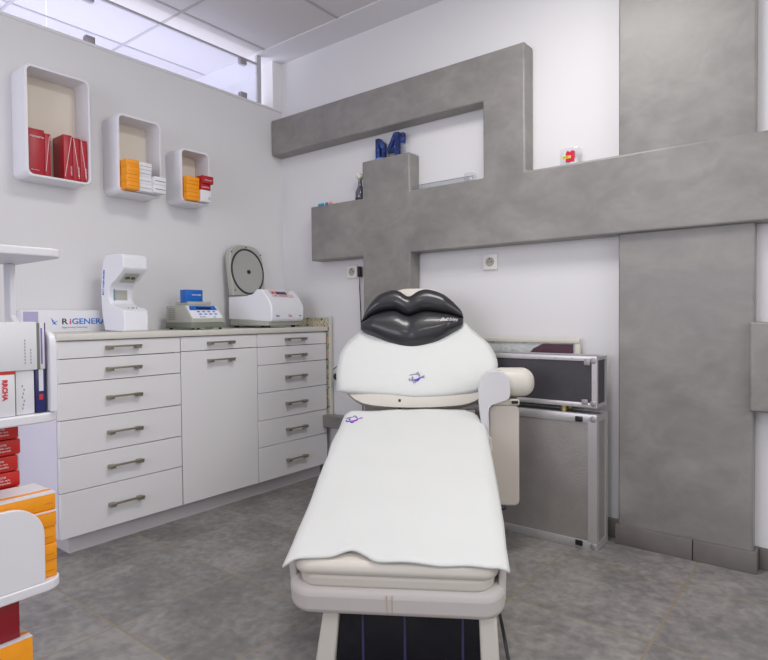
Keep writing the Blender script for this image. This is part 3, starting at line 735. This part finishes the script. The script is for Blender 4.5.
# right armrest
ap = spline([(.300, .59), (.300, .50), (.298, .42), (.280, .46), (.266, .55), (.258, .64), (.266, .70), (.292, .732), (.335, .737), (.366, .722), (.378, .69), (.378, .632), (.34, .612)], 3)
MB().prism(ap, 'y', .845, .875).build('armrest_plate', ARMW, ch, bevel=.006)
MB().prism(rrect(.118, .398, .022, 6, (.3595, .398)), 'y', .88, .965).prism([(.295, .597), (.4195, .597), (.4195, .622), (.295, .622)], 'y', .874, .968).build('armrest_post', ARMB, ch, bevel=.006)
MB().box(.302, .482, .868, .985, .628, .742, bev=.05, seg=6).build('armrest_pad', CREAM, ch)
MB().box(.388, .412, .866, .874, .606, .617).ball((.352, .875, .192), .012, (1.4, 1, .8), 2).build('armrest_knob', BLACK, ch)
MB().tube([(.288, .83, .49), (.302, .82, .475), (.304, .815, .44), (.296, .81, .415)], .005, 6).build('strap', CREAM, ch)

# towels
tw = thing('seat_towel', 'white towel with a small purple bird, spread over the chair seat', 'towel', (1.93, -1.40, 0), R(32))
hem = spline([(-.31, -.012), (-.281, -.006), (-.25, .010), (-.2, .020), (-.16, .026), (-.115, .044), (-.075, .028), (-.04, .008), (.04, .006), (.115, .004), (.18, .008), (.24, .0), (.282, .006), (.31, .004)], 4, False)
rear = [(-.30, .95), (-.285, .965), (-.262, .982), (-.2, .985), (-.14, .99), (-.06, 1.005), (.12, 1.008), (.21, .998), (.245, .97), (.27, .90), (.284, .83), (.3, .80)]
def sl_(g): return interp([(-.03, -.286), (.07, -.279), (.2, -.281), (.32, -.279), (.45, -.286), (.6, -.284), (.7, -.294), (.85, -.287), (1, -.284)], g)
def sr_(g): return interp([(-.03, .286), (.1, .286), (.24, .291), (.45, .291), (.7, .287), (.83, .286), (1, .284)], g)
rows = []
NU, NV = 64, 60
for j in range(NV+1):
    v = j/NV; row = []
    for i in range(NU+1):
        uu = -1+2*i/NU; s0 = uu*.285; a, c = interp(hem, s0), interp(rear, s0)
        gq = a+(c-a)*v
        S = sl_(gq)*(-uu) if uu < 0 else sr_(gq)*uu
        n_ = .0145
        e_ = abs(S)-.256
        if e_ > 0: n_ -= e_*e_*10+e_*.2
        fr = max(0, 1-v*14)
        n_ += .0035*math.sin(S*23+1.2)*max(0, 1-v*5) + .009*math.exp(-((S+.115)/.045)**2)*fr - .004*max(0, fr-.2)*(abs(S)/.28)**3
        n_ += .0012*math.sin(gq*31+S*9)+.0010*math.sin(S*41+gq*12)
        row.append(PS @ Vector((S, gq, n_)))
    rows.append(row)
m = MB(); m.grid(rows); m.build('cloth', TOWEL, tw, solid=-.006)
def bird(parent, Mx, k, cols):
    A = MB().prism([(x*k, y*k) for x, y in spline([(-.6, -.12), (-.2, -.3), (.25, -.28), (.45, -.05), (.65, .1), (1.05, .1), (.7, .2), (.35, .12), (.1, -.05), (-.2, -.12)], 3)], 'z', 0, .001, Mx)
    A.build('embroidered_body', cols[0], parent, smooth=False)
    B = MB()
    for pts in ([(-.8, .42), (-.3, .55), (.1, .6), (.4, .35), (.45, .1)], [(-.7, -.0), (-.85, -.1), (-.7, -.25), (-.5, -.2)], [(-.4, -.4), (-.2, -.55), (.0, -.4)], [(.55, .1), (.8, .3), (1.0, .35)], [(.0, .55), (.2, .85), (.42, .4)]):
        B.tube([Mx @ Vector((x*k, y*k, .0008)) for x, y in spline(pts, 4, False)], k*.045, 5)
    B.ball(Mx @ Vector((-.42*k, .12*k, .001)), k*.12, (1, 1, 1), 1)
    B.build('embroidered_outline', cols[1], parent)
bird(tw, PS @ Matrix.Translation((-.236, .885, .0218)) @ Matrix.Rotation(R(12), 4, 'Z') @ Matrix.Diagonal((1, 1.3, 1, 1)), .037, (MAGENTA, PURPLE))
bt = thing('backrest_towel', 'white towel with a purple bird emblem, draped over the chair backrest below the lips', 'towel', (1.93, -1.40, 0), R(32))
to = spline([(-.007, .050), (.1, .054), (.191, .064), (.271, .083), (.327, .126), (.354, .209), (.322, .305), (.262, .365), (.215, .42), (.12, .455), (0, .46), (-.12, .455), (-.204, .42), (-.25, .378), (-.328, .282), (-.347, .184)], 4, False)
to = [q for q in to]+[(-.342, .13), (-.3395, .076), (-.30, .0715), (-.249, .068), (-.12, .060)]
puff(to, 0, .022, PB, (0, .22), n0=.004, p=3, nr=12).build('cloth', TOWEL, bt, solid=-.005)
bird(bt, PB @ Matrix.Translation((.006, .128, .0312)), .036, (PURPLE, THREADG))

# lip cushion
lc = thing('lip_cushion', 'shiny black lip-shaped cushion on the chair headrest', 'cushion', (1.93, -1.40, 0), R(32))
topc = spline([(-.249, .046), (-.216, .118), (-.171, .166), (-.114, .189), (-.078, .184), (-.034, .158), (.006, .182), (.052, .192), (.129, .162), (.198, .097), (.212, .060)], 6, False)
mou = spline([(-.249, .036), (-.177, .076), (-.099, .091), (-.037, .066), (.037, .086), (.114, .077), (.212, .054)], 8, False)
botc = spline([(-.249, .028), (-.241, -.006), (-.186, -.034), (-.108, -.069), (-.016, -.090), (.083, -.066), (.159, -.020), (.205, .016), (.212, .046)], 6, False)
def lip(name, lo, hi, B0):
    NS, NT = 70, 24; rings = []; m = MB()
    for i in range(NS+1):
        x = -.2488+(.2118+.2488)*(.5-.5*math.cos(math.pi*i/NS)); a, c = interp(lo, x), interp(hi, x); h = max(c-a, .004)
        B = min(B0, h*.62); ring = []
        for k in range(NT):
            th_ = 2*math.pi*k/NT; v = .5-.5*math.cos(th_)
            nn = B*abs(math.sin(th_))**.8 if th_ <= math.pi else -.022*abs(math.sin(th_))**.5*min(1, h/.03)
            cr = 1-.06*math.exp(-((x+.03)/.02)**2)*(1 if nn > 0 else 0)
            ring.append(m.bm.verts.new(PH @ Vector((x, a+h*v, .022+nn*cr))))
        rings.append(ring)
    for A, C in zip(rings, rings[1:]):
        for k in range(NT): m.bm.faces.new((A[k], A[(k+1) % NT], C[(k+1) % NT], C[k]))
    m.bm.faces.new(rings[0][::-1]); m.bm.faces.new(rings[-1])
    return m.build(name, LIPM, lc)
mou_lo = [(x, y-.001) for x, y in mou]; mou_hi = [(x, y+.001) for x, y in mou]
lip('upper_lip', mou_hi, topc, .055); lip('lower_lip', botc, mou_lo, .062)
tx = text('lettering', 'Bubbles', .024, WHITEINK, lc, Matrix.Identity(4), depth=.0006, shear=.5)
def lipn(x, h):
    a, c = interp(botc, x), interp(mou_lo, x); H = max(c-a, .004); v = min(max((h-a)/H, 0), 1)
    return .022+min(.062, H*.62)*(2*math.sqrt(v*(1-v)))**.8
for v in tx.data.vertices:
    X, Y = .108+v.co.x, .020+v.co.y+v.co.x*.10
    v.co = PH @ Vector((X, Y, lipn(X, Y)+.0015+v.co.z))

cb = MB().tube(spline([(.276, .34, .11), (.278, .2, .12), (.283, .11, .10), (.292, .07, .05), (.304, .03, .012), (.31, -.06, .0052), (.28, -.25, .0052), (.18, -.45, .0052)], 5, False), .005, 8).build('power_cable', BLACK, loc=(1.93, -1.40, 0))
cb.rotation_euler = (0, 0, R(32)); tag(cb, 'black cable running down beside the chair base to the floor', 'cable')

# ================================================================ product rack, left foreground
rk = thing('product_rack', 'white rounded-edge product rack in the left foreground', 'rack', (1.5, -2.254, 0))
def plate(z0, z1, yend=-2.064, r=.035):
    D = yend+2.26
    pts = rrect(.24, .5, r, 8, (.0, D-.25), (1, 0, 0, 0))
    return MB().prism(pts, 'z', z0, z1).build('shelf_board', SHELFW, rk, bevel=.003)
plate(1.072, 1.089, -2.052, .03); plate(.755, .773); plate(.430, .449); plate(.125, .143)
MB().box(-.118, -.106, -.3, .17, 0, 1.071).build('back_board', SHELFW, rk, smooth=False)
ep = [(-.105, .774), (.118, .774), (.118, .90)]+[(.118-.028*(1-math.cos(a*math.pi/16)), .90+.03*math.sin(a*math.pi/16)) for a in range(1, 9)]+[(-.04, .935), (-.073, .96), (-.073, 1.071), (-.105, 1.071)]
MB().prism(ep, 'y', .178, .19).build('end_board', SHELFW, rk, bevel=.002)
fp = rrect(.35, .152, .06, 10, (-.014, .076), (1, 0, 0, 0))
MB().prism([(p[0], p[1]+.449) for p in fp], 'x', .108, .118).build('front_lip', SHELFW, rk, bevel=.002)
MB().box(-.12, .12, -.3, .19, 0, .02).build('foot_board', SHELFW, rk, smooth=False)

def bx(name, label, x0, x1, y0, y1, z0, z1, m, bev=.002):
    t, W, D, H = carton(name, label, 'box', x0, x1, y0, y1, z0, z1, m, bev=bev); return t, W, D, H
# orange cartons on the low board
y0, y1 = -2.29, -2.066
names = ['lowest', 'second from bottom', 'middle one', 'second from top', 'topmost, with white lid']
for i in range(5):
    x1 = 1.604+(.001 if i % 2 else -.001)
    t, W, D, H = bx('orange_carton', 'orange carton in the foreground rack, %s of its stack' % names[i], 1.505, x1, y0, y1, .4495+i*.033, .4495+(i+1)*.033-.0006, ORANGE)
    if i == 4:
        MB().box(-W, W, -D, D, H-.0022, H+.0005).build('lid_face', CARDW, t, smooth=False)
        MB().box(W-.03, W-.018, -D, D, H+.0005, H+.001).build('print_line', ORANGE, t, smooth=False)
    if i in (3,): MB().box(W, W+.0006, -D, D, H-.004, H-.0008).build('print_line', CARDW, t, smooth=False)
    else: MB().box(W, W+.0004, D-.02, D-.006, .012, .0135).build('print_line', mat('brown_ink_%d' % i, s2l(214, 132, 14), .5), t, smooth=False)
# red cartons behind
pos = ['lowest', 'second', 'third', 'fourth', 'fifth', 'sixth', 'seventh', 'eighth', 'ninth']
for i in range(9):
    j = (0, .002, -.001, .003, .0, .001, -.002, .003, 0)[i]
    t, W, D, H = bx('red_carton', 'red carton in the foreground rack, %s from the bottom of its pile' % pos[i], 1.405, 1.492, -2.30, -2.088+j, .4495+i*.0326, .4495+(i+1)*.0326-.001, REDO, bev=.004)
    for q_ in range(3): text('lettering', ('DERMASTIR', 'luxury skin care', 'serum ampoules')[q_], .0055, WHITEINK, t, facing_x(W+.0004, D-.055, .020-.006*q_))
# white and blue boxes on the middle board
zb = .7735
t, W, D, H = bx('white_red_carton', 'white carton with red edge and red lettering in the foreground rack', 1.50, 1.612, -2.214, -2.136, zb, .8565, CARDW)
MB().box(-W, W, -D, D, H-.001, H+.0004).box(W-.002, W+.0003, -D, D, H-.005, H+.0004).build('red_edge', REDO, t, smooth=False)
text('lettering', 'RRCHA', .0115, REDINK, t, frame((W+.0004, D-.021, H-.014), (0, 0, -1), (0, 1, 0)), bold=.0005)
t, W, D, H = bx('tall_white_carton', 'white carton between the red-lettered and the navy one in the foreground rack', 1.50, 1.606, -2.133, -2.101, zb, .8565, CARDW)
b = MB()
for i in range(7): b.box(W, W+.0004, D-.022+.0015*(i % 3), D-.020+.0015*(i % 3), .01+i*.007, .014+i*.007)
b.build('print_line', GREYINK, t, smooth=False)
MB().box(-W, W, -D-.0003, -D, 0, H).build('grey_side', GREYPL, t, smooth=False)
t, W, D, H = bx('navy_carton', 'navy blue carton with white and red print at the end of the foreground rack', 1.52, 1.604, -2.099, -2.0795, zb, .8565, NAVY)
MB().box(W, W+.0004, -.003, .005, H*.5, H).build('white_band', CARDW, t, smooth=False)
MB().box(W, W+.0005, -.003, .004, H*.3, H*.43).build('red_mark', REDINK, t, smooth=False)
z2 = .857
t, W, D, H = bx('large_white_carton', 'large white carton with code lines, lying above smaller cartons in the foreground rack', 1.50, 1.612, -2.219, -2.097, z2, .948, CARDW)
MB().box(-W+.01, W-.002, -D-.0003, -D, 0.002, H-.002).build('pinkish_side', PINKC, t, smooth=False)
b = MB()
for i in range(8): b.box(W, W+.0004, D-.022, D-.0205, .012+i*.006, .016+i*.006)
for i in range(5): b.box(W, W+.0004, D-.012, D-.0105, .012+i*.006, .016+i*.006)
b.build('print_line', GREYINK, t, smooth=False)
t, W, D, H = bx('striped_carton', 'slim carton with grey, white and lilac stripes at the right end of the foreground rack', 1.53, 1.606, -2.095, -2.0795, z2, .946, CARDW)
MB().box(W, W+.0004, -D, -D+.005, 0, H).build('grey_stripe', GREENGREY, t, smooth=False)
MB().box(W, W+.0004, -.001, .002, .01, H-.01).build('lilac_stripe', mat('violet_ink', s2l(140, 110, 185), .5), t, smooth=False)
MB().box(W, W+.0004, D-.002, D, 0, H).build('violet_edge', mat('violet_ink_dark', s2l(100, 70, 130), .5), t, smooth=False)
# bottom tier
t, W, D, H = bx('tall_orange_carton', 'orange carton with striped white lid, lowest in the foreground rack', 1.505, 1.612, -2.29, -2.116, .1435, .352, ORANGE)
MB().box(-W, W, -D, D, H, H+.0006).build('lid_face', CARDW, t, smooth=False)
MB().box(W-.03, W-.018, -D, D, H+.0006, H+.001).build('print_line', ORANGE, t, smooth=False)
t, W, D, H = bx('dark_red_carton', 'deep red carton standing under the low board of the foreground rack', 1.50, 1.600, -2.29, -2.133, .3535, .4285, MAROON)
text('lettering', '8', .03, WHITEINK, t, facing_x(W+.0004, D-.052, .022))

# look-alikes share a group phrase
RULES = (('foreground rack', {'orange_carton': 'orange cartons in the foreground rack', 'red_carton': 'red cartons in the foreground rack'}),
         ('largest wall shelf', {'red_box': 'red boxes in the largest wall shelf'}),
         ('middle wall shelf', {'orange_carton': 'orange cartons in the middle wall shelf', 'white_carton': 'white cartons in the middle wall shelf', 'pale_grey_carton': 'pale grey cartons in the middle wall shelf'}),
         ('smallest wall shelf', {'orange_carton': 'orange cartons in the smallest wall shelf', 'red_carton': 'red cartons in the smallest wall shelf'}))
for o in COL.objects:
    if o.parent or 'label' not in o: continue
    k = o.name.split('.')[0]
    for phrase, d in RULES:
        if phrase in o['label'] and k in d: o['group'] = d[k]
    for nm, gr in (('drawer_unit', 'white six-drawer units'), ('wall_cube_shelf', 'open white wall shelves'), ('flight_case', 'equipment cases by the wall'), ('wall_socket', 'white wall sockets'), ('glass_pebble', 'coloured stones on the concrete ledge')):
        if k == nm: o['group'] = gr
